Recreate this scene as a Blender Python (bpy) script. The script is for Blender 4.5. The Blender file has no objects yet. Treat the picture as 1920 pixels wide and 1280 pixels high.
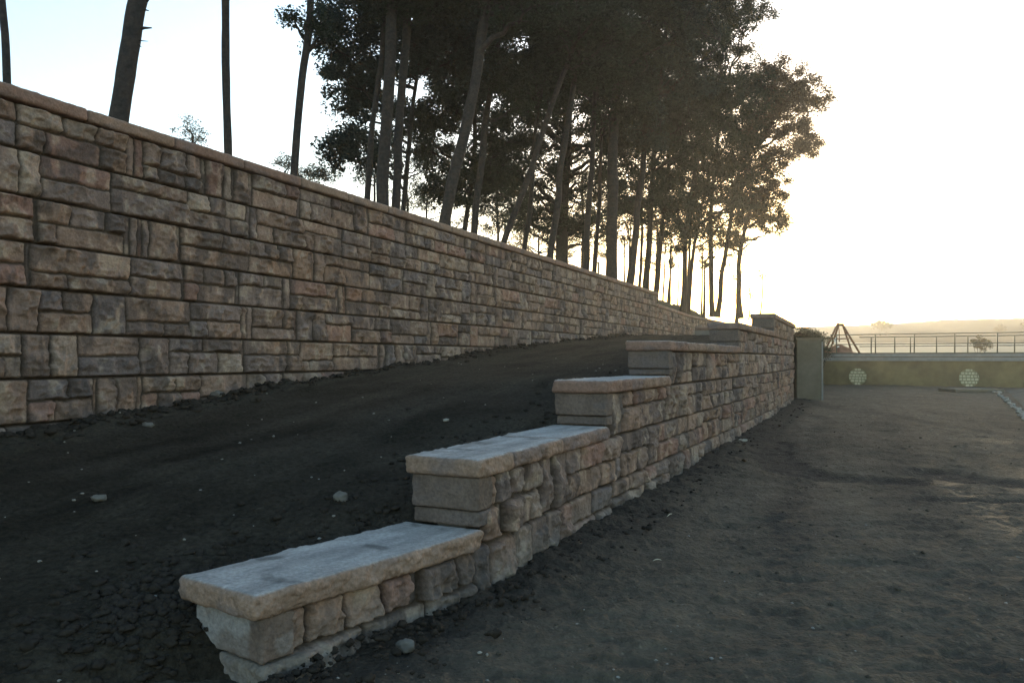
import bpy, math, random
import numpy as np
R = math.radians
S = bpy.context.scene
COL = S.collection
# ------------------------------------------------------------------ camera
F = 1500.0; HY = 672.0; EYE = 1.6          # measured from the photograph (1920 px wide)
cam = bpy.data.cameras.new('camera'); co = bpy.data.objects.new('camera', cam); COL.objects.link(co)
co.location = (0, 0, EYE); co.rotation_euler = (R(90), 0, 0)
cam.sensor_width = 36; cam.lens = 36*F/1920; cam.shift_y = (HY-640)/1920
cam.clip_start = .05; cam.clip_end = 3000
S.camera = co
# ------------------------------------------------------------------ light
SUN_AZ = 19.3; SUN_EL = 3.6
w = bpy.data.worlds.new('World'); S.world = w; w.use_nodes = True
nt = w.node_tree; bg = nt.nodes['Background']
sky = nt.nodes.new('ShaderNodeTexSky'); sky.sky_type = 'NISHITA'; sky.sun_disc = False
sky.sun_elevation = R(SUN_EL); sky.sun_rotation = R(SUN_AZ)
sky.air_density = 1.0; sky.dust_density = 1.0; sky.ozone_density = 1.65; sky.altitude = 100
nt.links.new(sky.outputs[0], bg.inputs[0]); bg.inputs[1].default_value = 0.15
sd = bpy.data.lights.new('sun', 'SUN'); so = bpy.data.objects.new('sun', sd); COL.objects.link(so)
sd.energy = 2.0; sd.angle = R(0.5); sd.color = (1.0, .82, .56)
so.rotation_euler = (R(90-SUN_EL), 0, R(180-SUN_AZ)); so.location = (0, 0, 60)
S.view_settings.view_transform = 'Standard'; S.view_settings.look = 'None'
S.view_settings.gamma = 1; S.view_settings.exposure = 2.5
S.cycles.use_denoising = True
S.cycles.max_bounces = 6; S.cycles.diffuse_bounces = 3; S.cycles.volume_bounces = 0
S.cycles.transparent_max_bounces = 8
HAZE = 0.0005
# ------------------------------------------------------------------ noise
def _h(ix, iy, iz, seed):
    n = (ix.astype(np.int64)*374761393 + iy.astype(np.int64)*668265263 + iz.astype(np.int64)*2147483647 + seed*974711) & 0xffffffff
    n = ((n ^ (n >> 13))*1274126177) & 0xffffffff
    n = ((n ^ (n >> 16))*2246822519) & 0xffffffff
    return ((n ^ (n >> 15)) & 0xffffff)/float(0xffffff)*2-1
def noise(x, y, z=0.0, seed=0):
    x, y, z = np.broadcast_arrays(np.asarray(x, float), np.asarray(y, float), np.asarray(z, float))
    ix, iy, iz = np.floor(x), np.floor(y), np.floor(z)
    fx, fy, fz = x-ix, y-iy, z-iz
    u = fx*fx*fx*(fx*(fx*6-15)+10); v = fy*fy*fy*(fy*(fy*6-15)+10); t = fz*fz*(3-2*fz)
    def c(a, b, d): return _h(ix+a, iy+b, iz+d, seed)
    x00 = c(0,0,0)*(1-u)+c(1,0,0)*u; x10 = c(0,1,0)*(1-u)+c(1,1,0)*u
    r0 = x00*(1-v)+x10*v
    if not np.any(fz): return r0
    x01 = c(0,0,1)*(1-u)+c(1,0,1)*u; x11 = c(0,1,1)*(1-u)+c(1,1,1)*u
    return r0*(1-t)+(x01*(1-v)+x11*v)*t
def fbm(x, y, z=0.0, seed=0, o=4, g=.5):
    a = 1; s = 0; f = 1; n = 0
    for k in range(o):
        s = s+a*noise(np.asarray(x)*f+k*7.3, np.asarray(y)*f-k*3.1, np.asarray(z)*f, seed+k*31); n += a; a *= g; f *= 2.03
    return s/n
def sst(a, b, x):
    t = np.clip((x-a)/(b-a), 0, 1); return t*t*(3-2*t)
# ------------------------------------------------------------------ object helpers
def tag(o, label=None, cat=None, group=None, kind=None):
    if label: o['label'] = label
    if cat: o['category'] = cat
    if group: o['group'] = group
    if kind: o['kind'] = kind
    return o
def empty(name, loc, label, cat, group=None):
    o = bpy.data.objects.new(name, None); COL.objects.link(o); o.location = loc; o.empty_display_size = .2
    return tag(o, label, cat, group)
def mesh_np(name, V, Q, mat, parent=None, cols=None, smooth=True, origin=None, tris=None):
    V = np.asarray(V, np.float32).reshape(-1, 3)
    if parent is not None:
        V = V-np.array(parent.location, np.float32)
        if parent.parent: V = V-np.array(parent.parent.location, np.float32)
    elif origin is not None: V = V-np.array(origin, np.float32)
    me = bpy.data.meshes.new(name)
    me.vertices.add(len(V)); me.vertices.foreach_set('co', V.ravel())
    Q = np.asarray(Q, np.int32).reshape(-1, 4) if Q is not None and len(Q) else np.zeros((0, 4), np.int32)
    T = np.asarray(tris, np.int32).reshape(-1, 3) if tris is not None and len(tris) else np.zeros((0, 3), np.int32)
    loops = np.concatenate([Q.ravel(), T.ravel()])
    me.loops.add(len(loops)); me.loops.foreach_set('vertex_index', loops)
    n = len(Q)+len(T); me.polygons.add(n)
    st = np.concatenate([np.arange(len(Q))*4, len(Q)*4+np.arange(len(T))*3]).astype(np.int32)
    me.polygons.foreach_set('loop_start', st)
    me.polygons.foreach_set('use_smooth', np.full(n, smooth))
    me.update(calc_edges=True); me.validate()
    if cols is not None:
        for k, a in cols.items():
            a = np.asarray(a, np.float32)
            if a.ndim == 1:
                at = me.attributes.new(k, 'FLOAT', 'POINT'); at.data.foreach_set('value', a)
            else:
                at = me.attributes.new(k, 'FLOAT_COLOR', 'POINT')
                at.data.foreach_set('color', np.concatenate([a, np.ones((len(a), 1), np.float32)], 1).ravel())
    me.materials.append(mat)
    o = bpy.data.objects.new(name, me); COL.objects.link(o)
    if parent is not None: o.parent = parent
    elif origin is not None: o.location = origin
    return o
def gridq(nr, nc, flip=False, off=0):
    i = np.arange(nr-1)[:, None]*nc+np.arange(nc-1)[None, :]
    q = np.stack([i, i+1, i+nc+1, i+nc], -1).reshape(-1, 4)+off
    return q[:, ::-1] if flip else q
class MB:
    def __init__(s): s.v = []; s.q = []; s.t = []; s.n = 0
    def add(s, V, Q=None, T=None):
        V = np.asarray(V, float).reshape(-1, 3)
        if Q is not None and len(Q): s.q.append(np.asarray(Q)+s.n)
        if T is not None and len(T): s.t.append(np.asarray(T)+s.n)
        s.v.append(V); s.n += len(V)
    def box(s, c, d, rz=0, rx=0, ry=0):
        x, y, z = [k/2 for k in d]
        V = np.array([(a*x, b*y, e*z) for e in (-1, 1) for b in (-1, 1) for a in (-1, 1)])
        from mathutils import Euler
        M = np.array(Euler((rx, ry, rz)).to_matrix())
        s.add(V@M.T+np.array(c), [(0,2,3,1), (4,5,7,6), (0,1,5,4), (2,6,7,3), (0,4,6,2), (1,3,7,5)])
    def tube(s, P, rad, k=8, cap=True, rough=0, seed=0, flat=None):
        P = np.asarray(P, float); n = len(P); rad = np.broadcast_to(np.asarray(rad, float), (n,))
        T = np.gradient(P, axis=0); T /= np.linalg.norm(T, axis=1)[:, None]+1e-9
        up = np.array([0, 0, 1.]) if abs(T[0, 2]) < .9 else np.array([0, 1., 0])
        A = np.cross(T, up); A /= np.linalg.norm(A, axis=1)[:, None]+1e-9; B = np.cross(T, A)
        an = np.arange(k)/k*2*math.pi
        V = P[:, None, :]+rad[:, None, None]*(np.cos(an)[None, :, None]*A[:, None, :]+np.sin(an)[None, :, None]*B[:, None, :])
        if rough:
            nn = noise(V[..., 0]*5, V[..., 1]*5, V[..., 2]*1.6, seed)+.6*noise(V[..., 0]*17, V[..., 1]*17, V[..., 2]*5, seed+1)
            V = V+(V-P[:, None, :])*rough*nn[..., None]
        i = np.arange(n-1)[:, None]*k; j = np.arange(k)[None, :]; j2 = (j+1) % k
        q = np.stack([i+j, i+j2, i+k+j2, i+k+j], -1).reshape(-1, 4)
        V = V.reshape(-1, 3); t = []
        if cap:
            V = np.concatenate([V, P[:1], P[-1:]]); a = n*k
            t = [(a, (m+1) % k, m) for m in range(k)]+[(a+1, (n-1)*k+m, (n-1)*k+(m+1) % k) for m in range(k)]
        s.add(V, q, t)
    def build(s, name, mat, parent=None, smooth=False, origin=None, cols=None):
        V = np.concatenate(s.v); q = np.concatenate(s.q) if s.q else None; t = np.concatenate(s.t) if s.t else None
        return mesh_np(name, V, q, mat, parent, cols, smooth, origin, t)
# ------------------------------------------------------------------ materials
def mat(name, base=(.3,.3,.3), rough=.9, attr=None, n_scale=40, n_amt=.25, bump=.3, bump_scale=120, spec=.2,
        second=None, second_scale=2.0, bdist=.01):
    m = bpy.data.materials.new(name); m.use_nodes = True; t = m.node_tree; N = t.nodes; L = t.links
    b = N['Principled BSDF']; b.inputs['Roughness'].default_value = rough
    b.inputs['Specular IOR Level'].default_value = spec
    tc = N.new('ShaderNodeTexCoord'); src = tc.outputs['Object']
    if attr:
        a = N.new('ShaderNodeAttribute'); a.attribute_name = attr; c = a.outputs['Color']
    else:
        a = N.new('ShaderNodeRGB'); a.outputs[0].default_value = (*base, 1); c = a.outputs[0]
    if second:
        n2 = N.new('ShaderNodeTexNoise'); n2.inputs['Scale'].default_value = second_scale; n2.inputs['Detail'].default_value = 6
        L.new(src, n2.inputs['Vector'])
        rp = N.new('ShaderNodeValToRGB'); rp.color_ramp.elements[0].position = .4; rp.color_ramp.elements[1].position = .62
        L.new(n2.outputs['Fac'], rp.inputs[0])
        mx = N.new('ShaderNodeMix'); mx.data_type = 'RGBA'; L.new(rp.outputs[0], mx.inputs['Factor']); L.new(c, mx.inputs['A'])
        mx.inputs['B'].default_value = (*second, 1); c = mx.outputs['Result']
    n1 = N.new('ShaderNodeTexNoise'); n1.inputs['Scale'].default_value = n_scale; n1.inputs['Detail'].default_value = 5
    n1.inputs['Roughness'].default_value = .65
    L.new(src, n1.inputs['Vector'])
    mr = N.new('ShaderNodeMapRange'); L.new(n1.outputs['Fac'], mr.inputs[0])
    mr.inputs[1].default_value = .25; mr.inputs[2].default_value = .75
    mr.inputs[3].default_value = 1-n_amt; mr.inputs[4].default_value = 1+n_amt
    sc = N.new('ShaderNodeVectorMath'); sc.operation = 'SCALE'; L.new(c, sc.inputs[0]); L.new(mr.outputs[0], sc.inputs['Scale'])
    L.new(sc.outputs[0], b.inputs['Base Color'])
    if bump:
        nb = N.new('ShaderNodeTexNoise'); nb.inputs['Scale'].default_value = bump_scale; nb.inputs['Detail'].default_value = 6
        L.new(src, nb.inputs['Vector'])
        bp = N.new('ShaderNodeBump'); bp.inputs['Strength'].default_value = bump; bp.inputs['Distance'].default_value = bdist
        L.new(nb.outputs['Fac'], bp.inputs['Height']); L.new(bp.outputs[0], b.inputs['Normal'])
    return m
M_stone = mat('cast_stone', attr='tint', n_scale=38, n_amt=.34, bump=.7, bump_scale=55, rough=.92, bdist=.014)
M_soil = mat('dark_soil', attr='tint', n_scale=24, n_amt=.6, bump=1, bump_scale=34, rough=1, spec=.05, bdist=.03)
M_path = mat('packed_earth', attr='tint', n_scale=16, n_amt=.34, bump=1.0, bump_scale=38, rough=.95, spec=.15, bdist=.035)
M_clod = mat('soil_clod', (.032, .027, .022), n_scale=20, n_amt=.4, bump=.8, bump_scale=60, rough=1, spec=.05)
M_bark = mat('pine_bark', (.048, .038, .034), n_scale=14, n_amt=.45, bump=1, bump_scale=18, rough=.95, second=(.032, .03, .03), second_scale=6)
M_barkd = mat('dark_bark', (.03, .026, .023), n_scale=14, n_amt=.4, bump=1, bump_scale=18, rough=.95)
M_core = mat('concrete_core', (.20, .175, .15), n_scale=10, n_amt=.2)
M_conc = mat('weathered_concrete', (.13, .12, .095), n_scale=5, n_amt=.2, second=(.10, .095, .07), second_scale=1.2, bump=.3)
M_olive = mat('mossy_concrete', (.19, .152, .075), n_scale=3, n_amt=.2, second=(.135, .11, .06), second_scale=.8, bump=.3, bump_scale=20)
M_ledge = mat('pale_slab_concrete', (.23, .24, .235), n_scale=4, n_amt=.2, second=(.22, .24, .24), second_scale=1.2, bump=.2)
M_vent = mat('vent_light_back', (.27, .25, .15), n_scale=6, n_amt=.2, bump=.2)  # backing toned pale to stand in for light through the round openings
M_pale = mat('vent_light_block', (.60, .55, .37), n_scale=6, n_amt=.2, bump=.2)  # pale colour paints in the light seen through the grated openings
M_rail = mat('painted_steel', (.10, .10, .08), rough=.6, n_scale=20, n_amt=.1, bump=0)
M_rust = mat('rusty_steel', (.16, .08, .05), n_scale=8, n_amt=.3, bump=.2)
M_red = mat('red_clay', (.20, .10, .065), n_scale=4, n_amt=.3, bump=.4, bump_scale=10)
M_white = mat('white_board', (.85, .85, .82), n_scale=4, n_amt=.05, bump=0, rough=.6)
M_crumb = mat('dirt_crumb', (.068, .059, .046), n_scale=20, n_amt=.5, bump=.5, bump_scale=60, rough=1, spec=.05)
M_pebble = mat('pale_pebble', (.24, .225, .20), n_scale=14, n_amt=.3, bump=0)
M_rock = mat('field_rock', (.125, .115, .10), n_scale=14, n_amt=.3, bump=.5, bump_scale=30)
M_palerock = mat('pale_rubble', (.30, .28, .235), n_scale=10, n_amt=.3, bump=.5, bump_scale=30)
M_straw = mat('dry_straw', (.6, .55, .42), n_scale=10, n_amt=.2, bump=0)
M_field = mat('pale_meadow', (.30, .30, .20), n_scale=.15, n_amt=.3, bump=0, second=(.38, .37, .27), second_scale=.03)
M_hill = mat('wooded_hill', (.03, .033, .022), n_scale=.15, n_amt=.4, bump=0)
def leaf_mat(name, c, tr=.35):
    m = bpy.data.materials.new(name); m.use_nodes = True; t = m.node_tree; N = t.nodes; L = t.links
    b = N['Principled BSDF']; out = N['Material Output']
    a = N.new('ShaderNodeAttribute'); a.attribute_name = 'shade'
    hs = N.new('ShaderNodeHueSaturation'); hs.inputs['Color'].default_value = (*c, 1)
    mr = N.new('ShaderNodeMapRange'); mr.inputs[3].default_value = .55; mr.inputs[4].default_value = 1.5
    L.new(a.outputs['Fac'], mr.inputs[0]); L.new(mr.outputs[0], hs.inputs['Value'])
    mh = N.new('ShaderNodeMapRange'); mh.inputs[3].default_value = .47; mh.inputs[4].default_value = .52
    L.new(a.outputs['Fac'], mh.inputs[0]); L.new(mh.outputs[0], hs.inputs['Hue'])
    L.new(hs.outputs[0], b.inputs['Base Color']); b.inputs['Roughness'].default_value = .7; b.inputs['Specular IOR Level'].default_value = .2
    tn = N.new('ShaderNodeBsdfTranslucent'); L.new(hs.outputs[0], tn.inputs[0])
    mx = N.new('ShaderNodeMixShader'); mx.inputs[0].default_value = tr
    L.new(b.outputs[0], mx.inputs[1]); L.new(tn.outputs[0], mx.inputs[2]); L.new(mx.outputs[0], out.inputs['Surface'])
    return m
M_leaf = leaf_mat('dark_leaves', (.026, .036, .022))
M_leafb = leaf_mat('bluish_leaves', (.03, .044, .038))
M_leafr = leaf_mat('russet_leaves', (.055, .038, .024))
M_leafy = leaf_mat('olive_leaves', (.065, .06, .028))
# ------------------------------------------------------------------ wall paths
class Path:
    def __init__(s, pts, step=.05, smooth=12):
        p = np.array(pts, float); d = np.r_[0, np.cumsum(np.linalg.norm(np.diff(p, axis=0), axis=1))]
        t = np.arange(0, d[-1], step); q = np.stack([np.interp(t, d, p[:, 0]), np.interp(t, d, p[:, 1])], 1)
        for _ in range(smooth):
            q[1:-1] = (q[:-2]+q[1:-1]*2+q[2:])/4
        d = np.r_[0, np.cumsum(np.linalg.norm(np.diff(q, axis=0), axis=1))]
        s.s = d; s.p = q; tg = np.gradient(q, d, axis=0); tg /= np.linalg.norm(tg, axis=1)[:, None]; s.t = tg; s.L = d[-1]
    def P(s, a, n, z):
        a, n, z = np.broadcast_arrays(np.asarray(a, float), np.asarray(n, float), np.asarray(z, float))
        x = np.interp(a, s.s, s.p[:, 0]); y = np.interp(a, s.s, s.p[:, 1])
        tx = np.interp(a, s.s, s.t[:, 0]); ty = np.interp(a, s.s, s.t[:, 1])
        x = x+np.where(a < 0, a*s.t[0, 0], 0); y = y+np.where(a < 0, a*s.t[0, 1], 0)
        return np.stack([x+n*ty, y-n*tx, z], -1)
    def sy(s, y): return float(np.interp(y, s.p[:, 1], s.s))
LP = Path([(-1.225, 3.885), (-.21, 5.3), (.55, 7.05), (1.93, 10), (4.28, 15), (6.58, 20), (8.75, 25), (9.55, 26.9),
           (9.6, 27.6), (9.2, 28.2), (8.4, 28.6), (6.5, 29.2)], .05, 40)
UPM = Path([(-8.31, 0), (5.946, 32.4), (9.4, 41.5), (12.1, 46.9), (15.5, 54)], .05, 60)
PAL = np.array([(.238,.158,.118), (.245,.145,.112), (.195,.142,.120), (.27,.20,.156), (.17,.132,.12), (.215,.148,.116)])
def layout(z0, z1, s0, s1, rng):
    rects = []; s = s0
    while s < s1:
        r = rng.random(); H = z1-z0
        if rng.random() < .30:
            wd = rng.uniform(.035, .085); rects.append((s, s+wd, z0, z1, .16)); s += wd
        if r < .32:
            wd = rng.uniform(.2, .46); rects.append((s, s+wd, z0, z1, 1)); s += wd
        elif r < .40:
            wd = rng.uniform(.09, .15); rects.append((s, s+wd, z0, z1, .55)); s += wd
        else:
            wd = rng.uniform(.6, 1.3); zs = z0+H*rng.choice([.38, .5, .5, .55, .62])
            for (a, b) in ((z0, zs), (zs, z1)):
                k = rng.choice([1, 2, 2, 2, 3]) if wd > .85 else rng.choice([1, 1, 2])
                cuts = sorted(rng.uniform(.2, .8) for _ in range(k-1))
                if k == 3: cuts = [rng.uniform(.22, .4), rng.uniform(.6, .78)]
                xs = [0]+cuts+[1]
                for i in range(k): rects.append((s+wd*xs[i], s+wd*xs[i+1], a, b, rng.choice([1, 1, 1, .8, .5])))
            s += wd
    return rects
def panel(path, sg, z0, z1, dz, courses, seed, relief, face_n, flip=False, greybelow=None, joint=.009, ro=1.0, custom=None):
    """sg: s samples, courses: list of (za, zb, s_start). Returns V, Q, tint"""
    rng = random.Random(seed)
    zg = np.arange(z0, z1+dz*.5, dz); zg[-1] = z1
    SS, ZZ = np.meshgrid(sg, zg)
    Hh = np.zeros_like(SS); C = np.zeros(SS.shape+(3,)); C[:] = (.062, .046, .035)
    wS = SS+.013*noise(SS*8, ZZ*8, 0, seed)+.005*noise(SS*27, ZZ*27, 0, seed+1)
    fz = sst(0, .07, np.minimum(ZZ-z0, z1-ZZ)); wZ = ZZ+(.010*noise(SS*7+50, ZZ*7, 0, seed+2)+.005*noise(SS*29, ZZ*29, 0, seed+3))*fz
    f1 = fbm(SS*6, ZZ*7, 0, seed+4, 4, .55); f2 = fbm(SS*22, ZZ*22, 0, seed+5, 3, .6)
    rg1 = 1-2*np.abs(noise(SS*5+.6*f1, ZZ*6.5-.5*f1, 0, seed+21)); rg2 = 1-2*np.abs(noise(SS*12+.8*f1, ZZ*13, 0, seed+22))
    smear = fbm(SS*5, ZZ*2.2, 0, seed+6, 4, .55); smear2 = fbm(SS*9, ZZ*6, 0, seed+7, 3, .55); big = fbm(SS*.7, ZZ*1.1, 0, seed+8, 2)
    for (za, zb, ss, se) in courses:
        lay = layout(za, zb, ss, se, rng)
        if custom: mxc = max(t[1] for t in custom)+.01; lay = custom+[(max(q[0], mxc),)+q[1:] for q in lay if q[1] > mxc+.05]
        for (a, b, c, d, rel) in lay:
            if b > se: b = se
            if b-a < .04: continue
            i0, i1 = np.searchsorted(sg, [a-.03, b+.03]); j0, j1 = np.searchsorted(zg, [c-.03, d+.03])
            hs = rng.uniform(-1, 1); pl = [(rng.uniform(-1.3, 1.3), rng.uniform(-1.5, 1.5), rng.uniform(-.05, .4)) for _ in range(4)]
            pc = PAL[rng.choice([0, 0, 1, 2, 2, 3, 4, 5, 5])]*rng.uniform(.82, 1.15); thr = rng.uniform(-.2, .35); rr = rng.uniform(.012, .04)
            if i1 <= i0 or j1 <= j0: continue
            sl = (slice(j0, j1), slice(i0, i1)); x = wS[sl]; z = wZ[sl]
            hx = (b-a)/2-joint; hz = (d-c)/2-joint; qx = np.abs(x-(a+b)/2)-hx+rr; qz = np.abs(z-(c+d)/2)-hz+rr
            dist = rr-(np.hypot(np.maximum(qx, 0), np.maximum(qz, 0))+np.minimum(np.maximum(qx, qz), 0))
            m = dist > 0
            e = 1-(1-np.clip(dist/.020, 0, 1))**2
            u = (x-(a+b)/2)/.25; v = (z-(c+d)/2)/.25
            fac = np.minimum.reduce([o+p*u+q*v for p, q, o in pl])
            fac = np.clip(fac, -.9, .6)
            h = e*relief*rel*np.clip(.70+.48*fac+ro*(.36*f1[sl]+.28*rg1[sl]*(.4+np.abs(hs))+.18*rg2[sl]+.16*f2[sl]), .42, 1.3)
            dk = sst(thr, thr+.35, smear[sl]+.35*hs*u*.5)*.68
            if rel < .3: pc = pc*.6
            col = pc*(1+.34*smear2[sl][..., None])
            warm = sst(.1, .5, smear2[sl]*.7+big[sl])[..., None]*.35
            col = col*(1-warm)+np.array((.32, .185, .11))*warm
            lt = sst(.15, .6, smear2[sl]-.4*smear[sl])[..., None]*.45; col = col*(1-lt)+np.array((.38, .305, .225))*lt
            col = col*(1-dk[..., None])+np.array((.072, .058, .053))*dk[..., None]
            if greybelow is not None:
                gb = (sst(greybelow+.5, greybelow, z)*.75)[..., None]; lum = col.mean(-1, keepdims=True)
                col = col*(1-gb)+lum*np.array((1.0, .95, .86))*.9*gb
            ed = sst(0, .008, dist)[..., None]
            Hh[sl] = np.where(m, np.maximum(h, Hh[sl]), Hh[sl])
            C[sl] = np.where(m[..., None], C[sl]*(1-ed)+col*ed, C[sl])
    Hh += .003*f2
    Hh = Hh-.035*sst(.012, .003, np.minimum(ZZ-z0, z1-ZZ))*(Hh < relief*.45)*sst(-.5, .2, f1)
    V = path.P(SS, face_n+Hh, ZZ)
    return V.reshape(-1, 3), gridq(len(zg), len(sg), flip), C.reshape(-1, 3)
def box_grid(dims, res, r):
    """rounded box surface points in local coords centred at 0, six grids; returns list of (P, Nrm, nr, nc)"""
    out = []
    h = np.array(dims)/2
    for ax in range(3):
        for sg in (-1, 1):
            a, b = [k for k in range(3) if k != ax]
            na = max(3, int(dims[a]/res)+1); nb = max(3, int(dims[b]/res)+1)
            def sp(n, hh):   # extra samples in the rounding
                t = np.linspace(-hh+r, hh-r, n); e = np.linspace(0, r, 4)[1:]
                return np.r_[-hh+r-e[::-1], t, hh-r+e]
            A, B = np.meshgrid(sp(na, h[a]), sp(nb, h[b]), indexing='ij')
            P = np.zeros(A.shape+(3,)); P[..., a] = A; P[..., b] = B; P[..., ax] = sg*h[ax]
            inner = np.clip(P, -(h-r), h-r); d = P-inner; n = d/np.linalg.norm(d, axis=-1, keepdims=True)
            flip = (sg > 0) ^ (ax == 1)
            out.append((inner+n*r, n, not flip))
    return out
def stone_block(name, path, s0, s1, n0, n1, z0, z1, res, parent, seed, rough=(.012, .012, .003), r=.022, col=(.36, .27, .21), topcol=None, soft=1.0, k0=False):
    dims = (s1-s0, n1-n0, z1-z0); c = np.array([(s0+s1)/2, (n0+n1)/2, (z0+z1)/2])
    Vs = []; Qs = []; Cs = []; off = 0
    for P, n, fl in box_grid(dims, res, min(r, min(dims)*.45)):
        p = P+c
        k = 9*soft
        d = fbm(p[..., 0]*k, p[..., 1]*k, p[..., 2]*k, seed, 3, .55)*1.0+.35*fbm(p[..., 0]*40, p[..., 1]*40, p[..., 2]*40, seed+9, 2)
        amp = np.abs(n[..., 0])*rough[0]+np.abs(n[..., 1])*rough[1]+np.abs(n[..., 2])*rough[2]
        p = p+n*(d*amp)[..., None]
        nn = fbm(p[..., 0]*6, p[..., 1]*6, p[..., 2]*6, seed+3, 4, .6); n2 = fbm(p[..., 0]*2.5, p[..., 1]*4, p[..., 2]*7, seed+5, 3)
        cc = np.array(col)*(1+.3*nn[..., None]); dk = (sst(.05, .45, n2)*.5)[..., None]
        cc = cc*(1-dk)+np.array((.14, .12, .12))*dk
        if k0:
            wp = (sst(.1, .35, fbm(p[..., 0]*5, p[..., 1]*5, p[..., 2]*6, seed+11, 4))*.6*(.4+.6*sst(-.1, .3, n2)))[..., None]; cc = cc*(1-wp)+np.array((.34, .33, .32))*wp
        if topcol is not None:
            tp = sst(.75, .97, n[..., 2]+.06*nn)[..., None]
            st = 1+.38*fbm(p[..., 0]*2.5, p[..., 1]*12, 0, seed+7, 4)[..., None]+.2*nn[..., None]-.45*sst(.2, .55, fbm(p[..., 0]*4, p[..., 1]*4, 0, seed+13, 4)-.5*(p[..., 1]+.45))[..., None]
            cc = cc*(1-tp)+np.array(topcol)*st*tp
        V = path.P(p[..., 0], p[..., 1], p[..., 2])
        nr, nc = V.shape[:2]
        Vs.append(V.reshape(-1, 3)); Cs.append(cc.reshape(-1, 3)); Qs.append(gridq(nr, nc, fl, off)); off += nr*nc
    return mesh_np(name, np.concatenate(Vs), np.concatenate(Qs), M_stone, parent, {'tint': np.concatenate(Cs)})
def geo_s(path, s0, s1, k, mn=.006, mx=.06):
    out = [s0]
    while out[-1] < s1:
        p = path.P(out[-1], 0, 0); D = math.hypot(p[0], p[1]); out.append(out[-1]+min(mx, max(mn, D*k)))
    out[-1] = s1
    return np.array(out)
# ------------------------------------------------------------------ lower stepped wall
CT = [.45, .925, 1.382, 1.830, 2.280, 2.735]      # cap tops
CTH = .13
CY = [3.885, 5.33, 7.91, 10.2, 15.0, 20.0]
sk = [0.0]+[LP.sy(y) for y in CY[1:]]
SE = LP.L-.2
lw = empty('stepped_retaining_wall', tuple(LP.P(0, -.3, 0)), 'low brown cast stone retaining wall climbing in capped steps beside the dirt path', 'retaining wall')
bounds = [-.42, -.03]+[c-CTH for c in CT]
bounds[1] = CT[0]-CTH-.457
cs = []
zz1 = [bounds[1], .10, bounds[2]]; zz2 = [bounds[2], .56, bounds[3]]
CUS = {1: [(.19, .33, zz1[1], zz1[2], .9), (.33, .60, zz1[1], zz1[2], 1), (.60, .88, zz1[1], zz1[2], .9), (.88, 1.14, zz1[1], zz1[2], 1.1), (1.14, 1.22, zz1[1], zz1[2], .16),
           (1.22, 1.58, zz1[1], zz1[2], 1.15), (1.58, 1.78, zz1[1], zz1[2], 1), (.19, .74, zz1[0], zz1[1], 1.1), (.74, 1.28, zz1[0], zz1[1], .9), (1.28, 1.80, zz1[0], zz1[1], 1.1),
           (1.80, 2.04, zz1[0], zz1[2], 1.1), (2.04, 2.50, zz1[0], zz1[2]-.02, 1.15), (2.50, 2.80, zz1[0], zz1[2], 1.0), (2.80, 3.15, zz1[0]+.16, zz1[2], 1.15)],
       2: [(1.92, 2.10, zz2[1], zz2[2], .7), (2.10, 2.16, zz2[1], zz2[2], .16), (2.16, 2.38, zz2[1], zz2[2], .8), (2.38, 2.60, zz2[1]+.02, zz2[2], 1), (2.60, 2.70, zz2[1], zz2[2], .2), (2.70, 2.98, zz2[1], zz2[2], .95),
           (1.92, 2.20, zz2[0], zz2[1], 1.0), (2.20, 2.28, zz2[0], zz2[1], .16), (2.28, 2.78, zz2[0], zz2[1], 1.25), (2.78, 2.98, zz2[0], zz2[1], .9), (3.0, 3.24, zz2[0], zz2[2], .95), (3.24, 3.30, zz2[0], zz2[2], .16),
           (3.30, 3.62, zz2[0], zz2[2], 1.0), (3.62, 4.0, zz2[1], zz2[2], .9), (3.62, 4.0, zz2[0], zz2[1], .8)]}
starts = [0, 0]+sk[1:]
# courses: (za, zb, s_start, s_end)
for k in range(len(bounds)-1):
    st = [0, 0, sk[1], sk[2], sk[3], sk[4], sk[5]][k]
    cs.append((bounds[k], bounds[k+1], st+.02+(.17 if k > 0 else 0), SE))
for k, (za, zb, st, se) in enumerate(cs):
    sg = geo_s(LP, st-.03, se, .00125)
    V, Q, C = panel(LP, sg, za, zb, .009 if k < 4 else .013, [(za, zb, st, se)], 11+k*7, .092, -.105, greybelow=-.1 if k < 2 else None, joint=.007, ro=.78, custom=CUS.get(k))
    mesh_np('stone_face', V, Q, M_stone, lw, {'tint': C})
    # core behind the face
    s_ = np.linspace(st-.03, se, 90); ring = []
    for (n, z) in ((-.20, za), (-.58, za), (-.58, zb+.01), (-.20, zb+.01)): ring.append(LP.P(s_, n, z))
    Vc = np.stack(ring, 1).reshape(-1, 3); q = []
    for i in range(89):
        for j in range(4): q.append((i*4+j, i*4+(j+1) % 4, i*4+4+(j+1) % 4, i*4+4+j))
    q += [(0, 1, 2, 3), (89*4+3, 89*4+2, 89*4+1, 89*4)]
    mesh_np('wall_core', Vc, q, M_core, lw, smooth=False)
rs = random.Random(5)
CAPC = [(.25,.165,.12), (.235,.145,.108), (.26,.178,.13), (.225,.15,.118)]
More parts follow.
